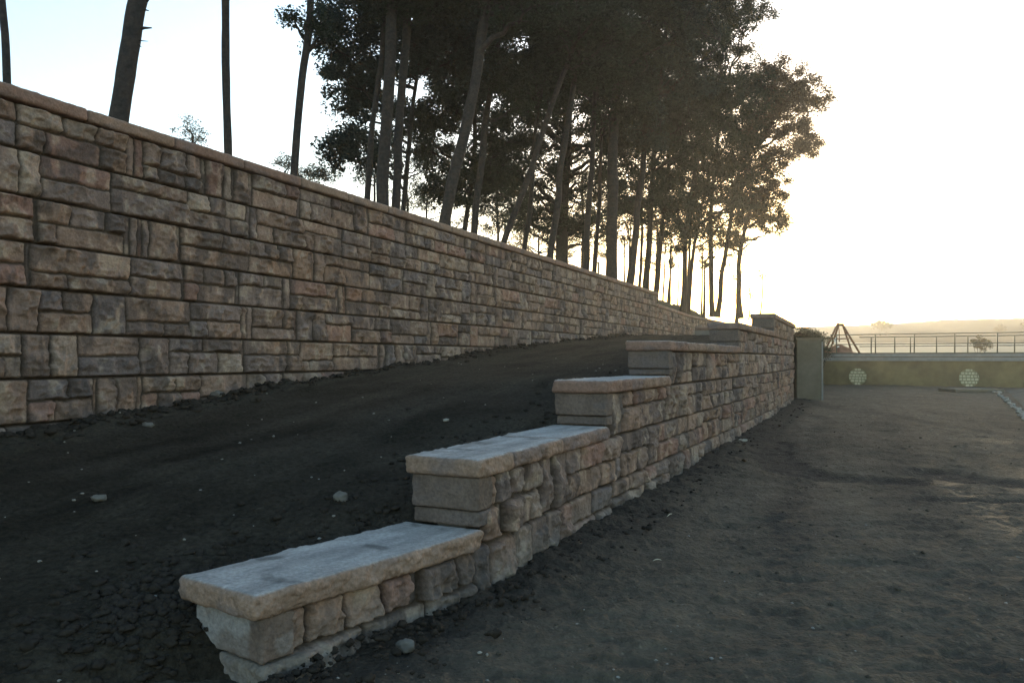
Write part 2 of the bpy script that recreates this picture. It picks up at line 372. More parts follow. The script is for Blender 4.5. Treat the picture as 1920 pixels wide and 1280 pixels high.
for k in range(6):
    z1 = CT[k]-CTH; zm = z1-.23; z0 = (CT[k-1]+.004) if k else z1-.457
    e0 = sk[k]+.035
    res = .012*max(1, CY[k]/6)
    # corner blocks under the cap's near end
    stone_block('corner_block', LP, e0, e0+.20, -.58, -.03, zm+.004, z1-.002, res, lw, 40+k, (.009, .014, .002), .016, (.14, .105, .085), k0=(k == 0))  # colour darkened to paint in the shade of the end face
    if k: stone_block('corner_block', LP, e0+.025, e0+.21, -.575, -.035, z0-(.3 if k == 0 else -.001), zm-.004, res, lw, 60+k, (.011, .014, .002), .018, (.125, .098, .084))  # end-face shade put into this darker colour as well
    if k == 0:
        stone_block('corner_block', LP, e0-.01, e0+.30, -.58, .0, -.5, .082, .014, lw, 71, (.03, .03, .010), .035, (.17, .145, .12), soft=.8)
    # caps from sk[k] to next step
    end = (sk[k+1]+.06) if k < 5 else SE
    L = end-sk[k]; n = max(1, round(L/1.17)) if k else 2
    xs = [sk[k]+L*i/n for i in range(n+1)]
    if k == 0: xs = [xs[0], xs[-1]]
    if k == 1: xs = [sk[1], sk[1]+.56, sk[1]+1.62, end]
    for i in range(len(xs)-1):
        D = LP.P(xs[i], 0, 0); D = math.hypot(D[0], D[1])
        stone_block('cap_stone', LP, xs[i]+((.003 if k else .0005) if i else -.03*(k == 0)), xs[i+1]-(.003 if k else .0005), -.61-(.05 if k == 0 else 0), 0, z1, CT[k]-(.004 if (i % 2 and k) else 0), max(.011, D*.0019), lw,
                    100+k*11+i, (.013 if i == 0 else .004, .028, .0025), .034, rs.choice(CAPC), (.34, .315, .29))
# ------------------------------------------------------------------ tall upper wall
UT = 4.278; UCT = .138
uw = empty('tall_retaining_wall', tuple(UPM.P(5, -.3, 0)), 'tall brown cast stone retaining wall with level coping, running back from the left', 'retaining wall')
s_step = UPM.sy(32.4); s_b = UPM.sy(1.0); s_e = UPM.sy(50)
lev = [UT-UCT-.457*k for k in range(0, 10)]
zone = [(s_b, s_step, UT-UCT, 9), (s_step-.005, s_e, UT-UCT-.457, 4)]
for zi, (a, b, zt, ncs) in enumerate(zone):
    for half in range(2 if zi == 0 else 1):
        if zi == 0: aa, bb = (a, UPM.sy(17.0)) if half == 0 else (UPM.sy(17.0), b)
        else: aa, bb = a, b
        nn = ncs if (zi or half == 0) else 6
        for g in range(0, nn):
            zb_ = zt-.457*g; za_ = zb_-.457
            if zi == 0 and half == 0: pass
            sg = geo_s(UPM, aa, bb, .0014, .008, .09)
            dz = .0115 if half == 0 and zi == 0 else .02
            V, Q, C = panel(UPM, sg, za_, zb_, dz, [(za_, zb_, aa+rs.uniform(-.3, 0), bb)], 301+g*13+zi*100+half*50, .085, -.095, greybelow=.65)
            mesh_np('stone_face', V, Q, M_stone, uw, {'tint': C})
    s_ = np.linspace(a, b, 120)
    ring = [UPM.P(s_, n, z) for (n, z) in ((-.17, zt-.457*ncs), (-.5, zt-.457*ncs), (-.5, zt+.01), (-.17, zt+.01))]
    Vc = np.stack(ring, 1).reshape(-1, 3); q = []
    for i in range(119):
        for j in range(4): q.append((i*4+j, i*4+(j+1) % 4, i*4+4+(j+1) % 4, i*4+4+j))
    q += [(0, 1, 2, 3), (119*4+3, 119*4+2, 119*4+1, 119*4)]
    mesh_np('wall_core', Vc, q, M_core, uw, smooth=False)
    n = round((b-a)/1.17)
    if zi == 1: n = 12
    xs = np.linspace(a, b, n+1)
    for i in range(n):
        D = UPM.P(xs[i], 0, 0); D = math.hypot(D[0], D[1])
        stone_block('coping_stone', UPM, xs[i]+.002, xs[i+1]-.002, -.61, 0, zt, zt+UCT-(.003 if i % 2 else 0), max(.016, D*.0022), uw,
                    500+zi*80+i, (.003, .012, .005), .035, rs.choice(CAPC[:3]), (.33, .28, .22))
# ------------------------------------------------------------------ ground
def gz(x, y):
    g = np.interp(y, [0, 11, 16, 27, 45, 60, 120, 290, 420], [0, 0, .13, .2, .26, .3, 1.0, 7.5, 9.0])
    return g
def ruts(x, y):
    """tyre ruts and fresh soil strips on the path: depth 0..1"""
    d = np.zeros(np.broadcast(x, y).shape)
    def strip(pts, wd):
        p = np.array(pts, float); out = np.full(d.shape, 9.)
        for i in range(len(p)-1):
            a, b = p[i], p[i+1]; ab = b-a
            t = np.clip(((x-a[0])*ab[0]+(y-a[1])*ab[1])/(ab@ab), 0, 1)
            out = np.minimum(out, np.hypot(x-a[0]-t*ab[0], y-a[1]-t*ab[1]))
        return np.clip(1-out/wd, 0, 1)
    def px(u, v, z=.1):
        D = (EYE-z)*F/(v-HY); return ((u-960)/F*D, D)
    a = [px(*k) for k in ((1440, 830), (1470, 866), (1560, 880), (1680, 884))]
    b = [px(*k) for k in ((1760, 872), (1830, 884), (1960, 893), (2200, 905))]
    c = [px(*k) for k in ((1745, 918), (1850, 922), (2000, 918))]
    e = [px(*k) for k in ((1500, 760), (1450, 800), (1440, 830))]
    return sst(.1, .75, strip(a, .55)*1.1+strip(b, .55)*1.2+strip(c, .25)*.7+strip(e, .8)*.6)
def tracks(x, y):
    """darker damp wheel tracks running towards the camera"""
    out = np.zeros(np.broadcast(x, y).shape)
    for pts, wd in (((( 2.2, 2.5), (2.6, 4.2), (3.6, 7), (6.2, 13), (9.5, 20)), .42), ((( .9, 2.6), (1.2, 4), (2.1, 6.5), (4.4, 12), (7.6, 19)), .22), (((3.4, 2.5), (4.2, 4.5), (6.2, 9), (9.6, 15)), .2)):
        p = np.array(pts); cx = np.interp(y, p[:, 1], p[:, 0]); d = np.abs(x-cx+.12*noise(y*.9, 0*y, 0, 95))
        out = np.maximum(out, sst(wd*1.5, wd*.4, d)*(.55+.6*fbm(x*2.5, y*2.5, 0, 96, 3)))
    return np.clip(out, 0, 1)
def path_h(x, y):
    h = gz(x, y)
    nr = 1/(1+y/30)
    h = h+.035*fbm(x*.5, y*.5, 0, 3, 3)+.012*fbm(x*2.2, y*3.5, 0, 5, 4)*1.0+.0065*fbm(x*14, y*14, 0, 7, 3)
    h = h+.010*np.clip(fbm(x*6, y*6, 0, 21, 3)-.2, 0, 1)*4+.006*noise(x*24, y*24, 0, 23)*(.6+.6*noise(x*1.3, y*1.3, 0, 24))-.02*sst(.35, .6, fbm(x*2, y*4, 0, 25, 3))
    h = h-.05*ruts(x, y)-.016*tracks(x, y)*(1+.8*noise(x*3, y*11, 0, 97))+.007*(1-2*np.abs(noise(x*10, y*10, 0, 98)))
    return h
def add_near_wall(x, y, h):
    """loose soil banked against the lower wall foot"""
    P = LP.p[::6]; d = np.full(x.shape, 9.)
    for (a, b) in P:
        d = np.minimum(d, np.hypot(x-a, y-b))
    bank = sst(.9, .0, d)
    rough = np.clip(fbm(x*5, y*5, 0, 71, 4)*.6+.35, 0, 1)
    return h+bank*(.03+.07*rough)*(.1+.9*sst(4.2, 6.5, y))-.05*bank*sst(5.5, 4.2, y), bank
def polar(name, r0, r1, nr, a0, a1, na, hf, m):
    r = r0*(r1/r0)**np.linspace(0, 1, nr); a = np.radians(np.linspace(a0, a1, na))
    Rr, A = np.meshgrid(r, a, indexing='ij'); X = Rr*np.sin(A); Y = Rr*np.cos(A)
    H, C = hf(X, Y)
    o = mesh_np(name, np.stack([X, Y, H], -1), gridq(nr, na, True), m, cols={'tint': C.reshape(-1, 3)})
    return o
def hf_path(X, Y):
    H = path_h(X, Y); m = Y > 0
    H, bank = add_near_wall(X, Y, H)
    rt = ruts(X, Y)
    n = fbm(X*.35, Y*.5, 0, 31, 4); n2 = fbm(X*3, Y*5, 0, 33, 4)
    C = np.array((.084, .069, .049))*(1+.30*n+.30*n2)[..., None]
    far = sst(12, 24, Y+3*n)[..., None]
    C = C*(1-far)+np.array((.098, .083, .060))*(1+.25*n2)[..., None]*far
    damp = np.clip(rt*1.3+bank*.95+tracks(X, Y)*.75+sst(.1, .5, fbm(X*.9-Y*.1, Y*.25, 0, 35, 3))*.3, 0, 1)[..., None]
    C = C*(1-damp*.72)+np.array((.026, .023, .020))*damp*.72
    # gravel specks
    sp = noise(X*45, Y*45, 0, 77) > .93
    C = np.where(sp[..., None], C*1.9, C)
    return H, C
g = polar('ground', 1.3, 60, 860, -58, 58, 820, hf_path, M_path); tag(g, kind='structure')
def hf_far(X, Y):
    H = gz(X, Y)-.02+.4*fbm(X*.02, Y*.02, 0, 8, 3)*sst(60, 120, Y); H = np.where(np.hypot(X, Y) < 59.5, H-.35, H)
    n = fbm(X*.03, Y*.02, 0, 9, 4)
    C = np.ones(X.shape+(3,))*np.array((.20, .20, .14))*(1+.25*n)[..., None]
    nearm = sst(75, 50, np.hypot(X, Y))[..., None]; C = C*(1-nearm)+np.array((.12, .11, .08))*nearm
    return H, C
M_far = mat('far_field', attr='tint', n_scale=.3, n_amt=.15, bump=0)
fg = polar('field', 50, 440, 60, -70, 70, 120, hf_far, M_far); tag(fg, kind='structure')
back = MB(); back.box((0, -8, -.3), (60, 18.2, .5)); bo = back.build('near_ground', M_clod); tag(bo, kind='structure')
# slope between the two walls
LZ = ([0, 2.6, 3.4, 4.2, 5.5, 5.95, 8.3, 8.7, 10.7, 11, 15.5, 20.5, 27, 35, 50], [-.1, -.08, .0, .13, .36, .50, .84, .98, 1.28, 1.42, 1.74, 2.16, 2.5, 2.6, 2.85])
UZ = ([0, 3, 5, 7.7, 10.2, 13.5, 18.9, 26.5, 41, 60], [.15, .42, .6, .79, 1.035, 1.35, 1.81, 2.29, 2.72, 2.9])
def slope_grid():
    nv = 560; nu = 420
    yb = 1.6*(50/1.6)**np.linspace(0, 1, nv)
    t = np.linspace(0, 1, nu)
    T, Yb = np.meshgrid(t, yb)
    # right edge
    lx = np.interp(Yb, [0, 3.885, 5.33, 7.05, 27, 50], [-3.9, -1.36, -.53, .22, 9.6, 20.2])-.10
    ux = np.interp(Yb, UPM.p[:, 1], UPM.p[:, 0])+.02
    lx = np.maximum(lx, ux+.05)
    X = lx+(ux-lx)*T; Y = Yb
    zl = np.interp(Yb, *LZ); zu = np.interp(Yb, *UZ)
    tt = T**.8
    base = zl+(zu-zl)*(tt*(1-.0)+0)
    # swell just behind the low wall near its end
    H = base+.05*fbm(X*.7, Y*.7, 0, 41, 3)+.022*fbm(X*3, Y*3, 0, 43, 4)+.013*fbm(X*11, Y*11, 0, 45, 3)
    lump = sst(1.6, .0, (X-ux)*1.1)
    H = H+lump*(.03+.10*np.clip(fbm(X*4, Y*4, 0, 47, 4)+.2, 0, 1))
    lump2 = sst(.9, 0, lx-X)*sst(3.5, 4.5, Y); H = H+lump2*(.06*np.clip(fbm(X*5, Y*5, 0, 49, 4)+.05, -.3, 1))
    toe = sst(4.3, 3.9, Y); H = H*(1-toe)+toe*(-.14+(H+.14)*sst(0, .8, lx-X))
    H = H+.012*(1-2*np.abs(noise(X*9, Y*9, 0, 81)))*(.5+.5*noise(X*1.5, Y*1.5, 0, 82))+.006*noise(X*27, Y*27, 0, 83)
    n = fbm(X*2, Y*2, 0, 51, 4); n3 = fbm(X*.6, Y*1.2, 0, 53, 3)
    st_ = fbm(X*2.6-Y*1.2, Y*.35+X*.15, 0, 84, 4)
    C = np.array((.029, .0245, .018))*(1+.3*n+.25*n3+.55*st_)[..., None]
    lt = (sst(5, 11, Y)*.55)[..., None]; C = C*(1-lt)+np.array((.045, .039, .029))*(1+.3*n3+.6*st_)[..., None]*lt
    sp = noise(X*38, Y*38, 0, 79) > .95
    C = np.where(sp[..., None], C*2.0, C)
    return X, Y, H, C
X, Y, H, C = slope_grid()
o = mesh_np('soil_slope', np.stack([X, Y, H], -1), gridq(*X.shape, True), M_soil, cols={'tint': C.reshape(-1, 3)}); tag(o, kind='structure')
SLX, SLY, SLH = X, Y, H
def slope_z(x, y):
    j = int(np.clip(np.searchsorted(SLY[:, 0], y), 1, len(SLY)-1)); r = SLX[j][::-1]
    return float(np.interp(x, r, SLH[j][::-1]))
# earth bank closing the slope beyond the wall end
def bank():
    yb = np.linspace(28.4, 50, 80); t = np.linspace(0, 1, 20); T, Yb = np.meshgrid(t, yb)
    lx = np.interp(Yb, [27, 50], [9.6, 20.2])-.9; X = lx+T*.9; z0 = np.interp(Yb, *LZ)
    H = z0*(1-sst(0, 1, T))+.1*T+.08*fbm(X, Yb, 0, 61, 3)
    C = np.ones(X.shape+(3,))*np.array((.07, .065, .045))
    return np.stack([X, Yb, H], -1), gridq(*X.shape), C.reshape(-1, 3)
V, Q, C = bank(); tag(mesh_np('earth_bank', V, Q, M_soil, cols={'tint': C}), kind='structure')
# terrace above the tall wall
def terrace():
    s = np.linspace(s_b, UPM.sy(53.5), 340); l = np.r_[np.linspace(0, 6, 60), 6+np.linspace(0, 1, 30)[1:]**2*50]
    Lr, Ss = np.meshgrid(l, s)
    base = UPM.P(Ss, -.45-Lr, 0)
    yy = UPM.P(Ss, 0, 0)[..., 1]
    z0 = np.where(Ss < s_step, 4.10, 3.70); z1 = np.interp(yy, [0, 31, 36, 46, 50, 54], [4.22, 4.3, 4.62, 4.68, 4.42, 3.7])
    H = z0+(z1-z0)*sst(0, 1.6, Lr)+np.clip(sst(.2, 1.0, Lr)*(yy > 31)*.25*fbm(base[..., 0]*2, base[..., 1]*2, 0, 64, 4), -.2, .3)+.03*fbm(base[..., 0]*3, base[..., 1]*3, 0, 65, 3)
    base[..., 2] = H
    n = fbm(base[..., 0], base[..., 1], 0, 66, 4)
    C = np.array((.07, .062, .042))*(1+.3*n)[..., None]
    return base, gridq(*H.shape), C.reshape(-1, 3)
V, Q, C = terrace(); tag(mesh_np('terrace_ground', V, Q, M_soil, cols={'tint': C}), kind='structure')
# far wooded hill
def hill():
    a = np.radians(np.linspace(-60, 50, 500)); rows = []
    for (r, z) in ((318, -2), (330, 8), (360, 12.5), (390, 16.2), (400, 17.2), (425, 16)):
        X = r*np.sin(a); Y = r*np.cos(a)
        k = z*(1+.05*noise(a*12, 0*a+r*.01, 0, 3))+(.35*fbm(a*160, 0*a+r, 0, 4, 3)+.12*noise(a*900, 0*a+r, 0, 5))*(1 if z > 8 else 0)
        k = k+np.clip(np.degrees(a)-20, 0, 30)*.05*(z > 8)
        rows.append(np.stack([X, Y, k], -1))
    return np.stack(rows), gridq(6, 500, True)
V, Q = hill(); tag(mesh_np('hill', V, Q, M_hill), kind='structure')
# ------------------------------------------------------------------ stones and clods
def rock_mesh(n, seed, amp=.25):
    u = np.linspace(0, math.pi, n); v = np.linspace(0, 2*math.pi, 2*n)
    U, Vv = np.meshgrid(u, v, indexing='ij'); P = np.stack([np.sin(U)*np.cos(Vv), np.sin(U)*np.sin(Vv), np.cos(U)], -1)
    k = 1+amp*noise(P[..., 0]*1.7+seed, P[..., 1]*1.7, P[..., 2]*1.7+9, seed)+amp*.4*noise(P[..., 0]*5, P[..., 1]*5, P[..., 2]*5, seed)
    return (P*k[..., None]).reshape(-1, 3), gridq(n, 2*n, True)
RK = [rock_mesh(7, k, .45) for k in range(6)]
rg = np.random.RandomState(3)
def scatter(pts, sizes, name, m, label, cat, flat=.65):
    mb = MB()
    for (x, y, z), s in zip(pts, sizes):
        V, Q = RK[rg.randint(6)]; an = rg.rand()*6.28; c, sn = math.cos(an), math.sin(an)
        sc = s*np.array([1, rg.uniform(.6, 1), rg.uniform(flat-.2, flat+.1)])
        W = V*sc; W = np.stack([W[:, 0]*c-W[:, 1]*sn, W[:, 0]*sn+W[:, 1]*c, W[:, 2]], 1)+np.array((x, y, z+s*.15)); mb.add(W, Q)
    o = mb.build(name, m, smooth=True); tag(o, label, cat, kind='stuff')
pts = []; sz = []
for i in range(1500):       # along the tall wall foot
    y = 6.5*(28/6.5)**rg.rand(); d = abs(rg.normal(0, .22)); x = np.interp(y, UPM.p[:, 1], UPM.p[:, 0])+.02+d
    pts.append((x, y, slope_z(x, y))); sz.append(.01+.05*rg.rand()**2)
for i in range(1600):       # along the low wall foot
    s = LP.L*rg.rand()**1.6*.9; p = LP.P(s, abs(rg.normal(0, .22))-.03, 0)
    pts.append((p[0], p[1], path_h(p[0], p[1])+.03)); sz.append(.005+.03*rg.rand()**2.5)
for i in range(1100):       # behind the low wall and around its near end
    s = rg.uniform(-1.0, 10)*rg.rand(); p = LP.P(s, -.62-abs(rg.normal(0, .5)), 0)
    pts.append((p[0], p[1], slope_z(p[0], p[1])-.006)); sz.append(.006+.034*rg.rand()**3)
cr = []; crs = []
for i in range(2200):       # crumbs over the open path
    D = 2.3*(22/2.3)**(rg.rand()**1.3); x = rg.uniform(-.45, .7)*D
    if x < np.interp(D, [0, 3.9, 5.3, 27], [-2.2, -1.1, -.1, 10.2])+.1 or (rg.rand() < .6 and fbm(x*.9, D*.7, 0, 99, 3) < -.02): continue
    cr.append((x, D)); crs.append((.0035+.014*rg.rand()**3.5)*(1+D*.03))
for i in range(500):       # soil banked round the near end block
    p = LP.P(rg.normal(-.1, .25), -.75-abs(rg.normal(0, .25))+.3*(rg.rand() < .3), 0)
    pts.append((p[0], p[1], slope_z(p[0], p[1])-.005)); sz.append(.006+.035*rg.rand()**2.5)
cr = np.array(cr); zc = path_h(cr[:, 0], cr[:, 1])
scatter([(a, b, c-.002) for (a, b), c in zip(cr, zc)], crs, 'soil_crumbs', M_crumb, 'small crumbs of dry dirt over the open path', 'soil')
scatter(pts, sz, 'soil_clods', M_clod, 'dark crumbly soil clods along the wall feet', 'soil')
pts = []; sz = []
for i in range(750):
    D = 2.7*(30/2.7)**rg.rand(); x = rg.uniform(-.45, .68)*D
    if x < np.interp(D, [0, 3.9, 5.3, 27], [-2.2, -1.1, -.1, 10.2])+.1: continue
    if rg.rand() < .45 and x > .1*D+1: continue
    pts.append((x, D, path_h(x, D))); sz.append((.0022+.006*rg.rand()**2)*(1+D*.06))
for i in range(120):
    D = 3.5*(16/3.5)**rg.rand(); t = rg.rand(); lx = np.interp(D, [0, 3.885, 5.33, 7.05, 27], [-3.6, -1.9, -.8, .1, 9.5]); ux = np.interp(D, UPM.p[:, 1], UPM.p[:, 0])
    x = lx+(ux-lx)*t; pts.append((x, D, slope_z(x, D))); sz.append(rg.uniform(.003, .010)*(1+D*.06))
scatter(pts, sz, 'pebbles', M_pebble, 'pale pebbles scattered over the bare dirt', 'pebbles')
def on_slope(u, v):
    for D in np.arange(2.6, 30, .02):
        x = (u-960)/F*D
        if EYE-(v-HY)/F*D < slope_z(x, D): return x, D, slope_z(x, D)
    return x, D, slope_z(x, D)
def rock(name, u, v, r, label, m, slope=True, cat='stone', grp=None, fl=.7, rz=0):
    if slope: x, y, z = on_slope(u, v)
    else:
        D = 1.5*F/(v-HY)
        for _ in range(4): D = (EYE-gz(0, D))*F/(v-HY)
        x, y, z = (u-960)/F*D, D, float(path_h((u-960)/F*D, D))
    V, Q = rock_mesh(16, int(u), .35); W = V*np.array([1, .8, fl])*r*y/F
    c, s = math.cos(rz), math.sin(rz); W = np.stack([W[:, 0]*c-W[:, 1]*s, W[:, 0]*s+W[:, 1]*c, W[:, 2]], 1)
    o = mesh_np(name, W, Q, m); o.location = (x, y, z+r*y/F*fl*.35); tag(o, label, cat, grp); return o
rock('rock', 638, 940, 13, 'round grey stone lying on the soil slope behind the lowest wall step', M_rock)
rock('rock', 836, 790, 5.5, 'small pale flat stone high on the soil slope left of the third cap', M_palerock, fl=.5)
rock('rock', 185, 940, 13, 'dull brown stone half sunk in the soil slope at the left', M_rock, fl=.5)
rock('rock', 277, 800, 11, 'dark lumpy stone at the foot of the tall wall', M_rock, fl=.5)
rock('rock', 408, 746, 12, 'pale squarish stone fallen against the foot of the tall wall', M_rock, fl=.5)
rock('rock', 762, 1212, 16, 'dark stone on the path below the lowest cap', M_rock, False, fl=.7)
rock('rock', 1392, 826, 10, 'pale broken stone at the foot of the stepped wall halfway along', M_palerock, False, fl=.5)
rock('rock', 900, 1226, 5, 'tiny pale stone chip on the path right of the lowest step', M_palerock, False, fl=.4)
for (u, v, a, L_, lb) in ((1256, 966, .7, .11, 'short pale curved twig on the path beside the stepped wall'), (1232, 1053, .15, .07, 'tiny pale straw lying flat on the open dirt path')):
    D = EYE*F/(v-HY); x = (u-960)/F*D; z = float(path_h(x, D))+.012; t = np.linspace(-1, 1, 9)
    P = np.stack([x+t*L_/2*math.cos(a), D+t*L_/2*math.sin(a)*2, z+.01*(1-t*t)], 1)
    mb = MB(); mb.tube(P, .003*(1.3-np.abs(t)*.6), 6); o = mb.build('twig', M_straw, smooth=True); tag(o, lb, 'twig')
# ------------------------------------------------------------------ trees
LEAFQ = np.array([(0, 1, 2, 3)])
def leaves(cent, rad, per, size, rng, flat=.7):
    n = len(cent); N_ = n*per
    c = np.repeat(cent, per, 0); r = np.repeat(rad, per)
    d = rng.normal(size=(N_, 3)); d /= np.linalg.norm(d, axis=1)[:, None]; rr = rng.rand(N_)**.55
    p = c+d*(rr*r)[:, None]*np.array([1, 1, flat])
    ax = rng.normal(size=(N_, 3)); ax[:, 2] *= .6; ax /= np.linalg.norm(ax, axis=1)[:, None]
    up = rng.normal(size=(N_, 3)); b = np.cross(ax, up); b /= np.linalg.norm(b, axis=1)[:, None]
    L_ = size*rng.uniform(.6, 1.3, N_)[:, None]; W = L_*rng.uniform(.35, .6, N_)[:, None]
    nz = np.cross(ax, b)*L_*.12
    V = np.stack([p-ax*L_*.5, p+b*W*.5+nz, p+ax*L_*.5, p-b*W*.5+nz], 1).reshape(-1, 3)
    Q = np.arange(N_*4).reshape(-1, 4)
    cl = np.repeat(rng.rand(n), per)*.6+rng.rand(N_)*.4
    return V, Q, np.repeat(cl, 4)
def wx(u, v, D): return np.array([(u-960)/F*D, D, EYE+(HY-v)/F*D])
def tree(name, D, path, wpx, label, cat, blobs=(), bark=None, lm=None, group=None, seed=0, zb=4.15, stubs=(), nl=7, leaf=.13, per=190, crad=.62, ztop=None, taper=.55, dens=1.3):
    """path: pixel points of the trunk from its foot up, blobs: (u, v, ru, rv, count) crown masses at the tree's own distance"""
    rng = np.random.RandomState(seed+7); bark = bark or M_bark; lm = lm or M_leaf
    P = [wx(u, v, D) for u, v in path]
    P[0] = P[0]
    d0 = (P[1]-P[0])/max(.1, (P[1][2]-P[0][2])); foot = P[0]+d0*(zb-.15-P[0][2])*.8; foot[2] = zb-.15; P = [foot]+P
    if ztop:
        d1 = (P[-1]-P[-2])/max(.1, P[-1][2]-P[-2][2]); tp = P[-1]+d1*(ztop-P[-1][2]); P.append(tp)
    P = np.array(P); dd = np.r_[0, np.cumsum(np.linalg.norm(np.diff(P, axis=0), axis=1))]
    t = np.linspace(0, dd[-1], max(10, int(dd[-1]/.18))); pp = np.stack([np.interp(t, dd, P[:, k]) for k in range(3)], 1)
    for _ in range(4): pp[1:-1] = (pp[:-2]+2*pp[1:-1]+pp[2:])/4
    wob = np.stack([.035*noise(t*.8, 0*t, 0, seed), .035*noise(t*.8, 0*t+5, 0, seed), 0*t], 1); pp = pp+wob
    r0 = wpx*(.88 if wpx > 10 else 1)/2/F*D; tn = t/t[-1]
    rad = r0*(1-(1-taper)*tn)*(1+.35*np.exp(-t/.35)); rad[-1] *= .5
    T = empty(name, tuple(pp[0]), label, cat, group)
    mb = MB(); mb.tube(pp, rad, 12, rough=.07, seed=seed)
    for (u, v, du, dv, r) in stubs:
        a = wx(u, v, D); b = wx(u+du, v+dv, D); b[1] -= .05; m_ = (a+b)/2+np.array([0, 0, .01]); mb.tube([a, m_, b], [r, r*.7, r*.3], 7, rough=.1, seed=seed)
    cent = []; rads = []
    for (u, v, ru, rv, cnt) in blobs:
        c = wx(u, v, D); R_ = np.array([ru/F*D, min(ru, rv*1.2)/F*D*.9, rv/F*D])
        limbs = []
        nlb = max(2, int(nl*min(1.5, cnt/40)))
        for i in range(nlb):
            d = rng.normal(size=3); d /= np.linalg.norm(d); e = c+d*R_*rng.uniform(.45, .85)
            hz = e[2]-rng.uniform(.3, .75)*max(.8, np.linalg.norm(e[:2]-np.array([np.interp(e[2], pp[:, 2], pp[:, 0]), D])))
            hz = float(np.clip(hz, pp[0, 2]+1.2, pp[-1, 2]-.1)); st = np.array([np.interp(hz, pp[:, 2], pp[:, k]) for k in range(3)]); st[2] = hz
            q = np.linspace(0, 1, 12)[:, None]; mid = (st+e)/2+rng.normal(size=3)*.12*np.linalg.norm(e-st)+np.array([0, 0, -.05])
            B = (1-q)**2*st+2*q*(1-q)*mid+q*q*e
            B[1:-1] += rng.normal(size=(10, 3))*.04*np.linalg.norm(e-st)*.5
            rl = min(r0*.55, .05+.012*np.linalg.norm(e-st)*1.5); mb.tube(B, np.linspace(rl, .014, 12), 6, cap=False); limbs.append(B)
        LB = np.concatenate([b[3:] for b in limbs])
        for i in range(int(cnt*dens)):
            d = rng.normal(size=3); d /= np.linalg.norm(d); x = c+d*R_*rng.rand()**.42
            k = np.argmin(np.linalg.norm(LB-x, axis=1)); a = LB[k]
            # pull the clump towards its branch so that gaps open between
            x = a+(x-a)*rng.uniform(.78, 1.0)
            cent.append(x); rads.append(crad*rng.uniform(.55, 1.15))
            m_ = (a+x)/2+rng.normal(size=3)*.08; mb.tube([a, m_, x], [.018, .012, .006], 4, cap=False)
    mb.build('trunk', bark, T, smooth=True)
    if cent:
        V, Q, sh = leaves(np.array(cent), np.array(rads), per, leaf, rng)
        mesh_np('crown', V, Q, lm, T, {'shade': sh}, smooth=False)
    return T
GP = 'pine trees standing on the terrace above the tall wall'
PINE = 'pine tree'
tree('pine_tree', 13, [(12, 150), (9, 60), (6, 0)], 18, 'dark straight bare trunk at the far left edge above the tall wall', PINE, [(10, -330, 200, 130, 26)], group=GP, seed=1, ztop=11)
tree('pine_tree', 13.5, [(222, 212), (235, 110), (262, 0), (275, -60)], 40, 'thick leaning trunk with broken branch stubs near the left end of the wall', PINE,
     [(330, -340, 220, 130, 26)], group=GP, seed=2, ztop=11.5, taper=.9,
     stubs=((258, 55, 29, 0, .035), (252, 78, 28, 2, .014), (254, 82, 14, 9, .016), (268, 20, 14, 3, .02), (275, 2, 10, -4, .03)))
tree('pine_tree', 17, [(428, 278), (424, 130), (423, 0)], 18, 'slim straight bare trunk between the leaning trunk and the first leafy crown', PINE, [(430, -280, 200, 110, 26)], group=GP, seed=3, ztop=13, taper=.8)
tree('pine_tree', 18, [(551, 315), (560, 200), (572, 90), (582, 0)], 18, 'slim bare trunk leaning right at the left edge of the leafy trees', PINE,
     [(620, -170, 120, 80, 22), (610, 60, 30, 50, 8), (560, 38, 24, 14, 4)], group=GP, seed=4, ztop=13, taper=.8, crad=.35, per=110, leaf=.09)
tree('pine_tree', 22, [(690, 362), (696, 290), (703, 200), (716, 100), (722, 0)], 14, 'thin trunk just left of the thick pair of trunks', PINE, [(720, -40, 120, 80, 22)], group=GP, seed=5, ztop=16)
tree('pine_tree', 21, [(716, 376), (722, 240), (730, 120), (735, 0)], 27, 'thick grey trunk, left one of the close pair', PINE, [(745, -60, 150, 90, 34)], group=GP, seed=6, ztop=15, taper=.8)
tree('pine_tree', 21.5, [(741, 382), (748, 250), (758, 120), (764, 0)], 19, 'grey trunk, right one of the close pair', PINE, [(800, -50, 150, 90, 34)], group=GP, seed=7, ztop=15.5, taper=.85)
tree('pine_tree', 21, [(836, 408), (862, 290), (888, 160), (912, 20), (920, -30)], 25, 'thick trunk leaning right, the stoutest leaning one in the middle', PINE, [(960, -30, 170, 90, 44)], group=GP, seed=8, ztop=15, taper=.75)
tree('pine_tree', 25, [(889, 430), (902, 300), (918, 180), (938, 60)], 16, 'slim trunk leaning right beside the stout leaning one', PINE, [(960, 20, 110, 90, 34), (950, 150, 60, 60, 16)], group=GP, seed=9, ztop=17)
tree('pine_tree', 25, [(946, 445), (985, 345), (1020, 240), (1048, 160)], 14, 'slim trunk leaning steeply to the right, left of the crossing pair', PINE, [(1070, 60, 110, 100, 44)], group=GP, seed=10, ztop=15)
tree('pine_tree', 27, [(984, 458), (992, 400), (1000, 300), (1010, 200)], 12, 'thin dark upright trunk right of the steeply leaning one', PINE, [(1010, 130, 100, 90, 36)], group=GP, seed=11, bark=M_barkd)
tree('pine_tree', 26, [(1032, 470), (1045, 380), (1062, 240), (1075, 150)], 15, 'slim trunk with a pale lit edge in front of the darkest trunk', PINE, [(1090, 60, 120, 110, 50)], group=GP, seed=12, ztop=16)
tree('pine_tree', 30, [(1098, 498), (1104, 400), (1112, 250), (1118, 150)], 15, 'grey trunk left of the stout upright trunk, close to a thin one', PINE, [(1130, 50, 130, 120, 64)], group=GP, seed=13)
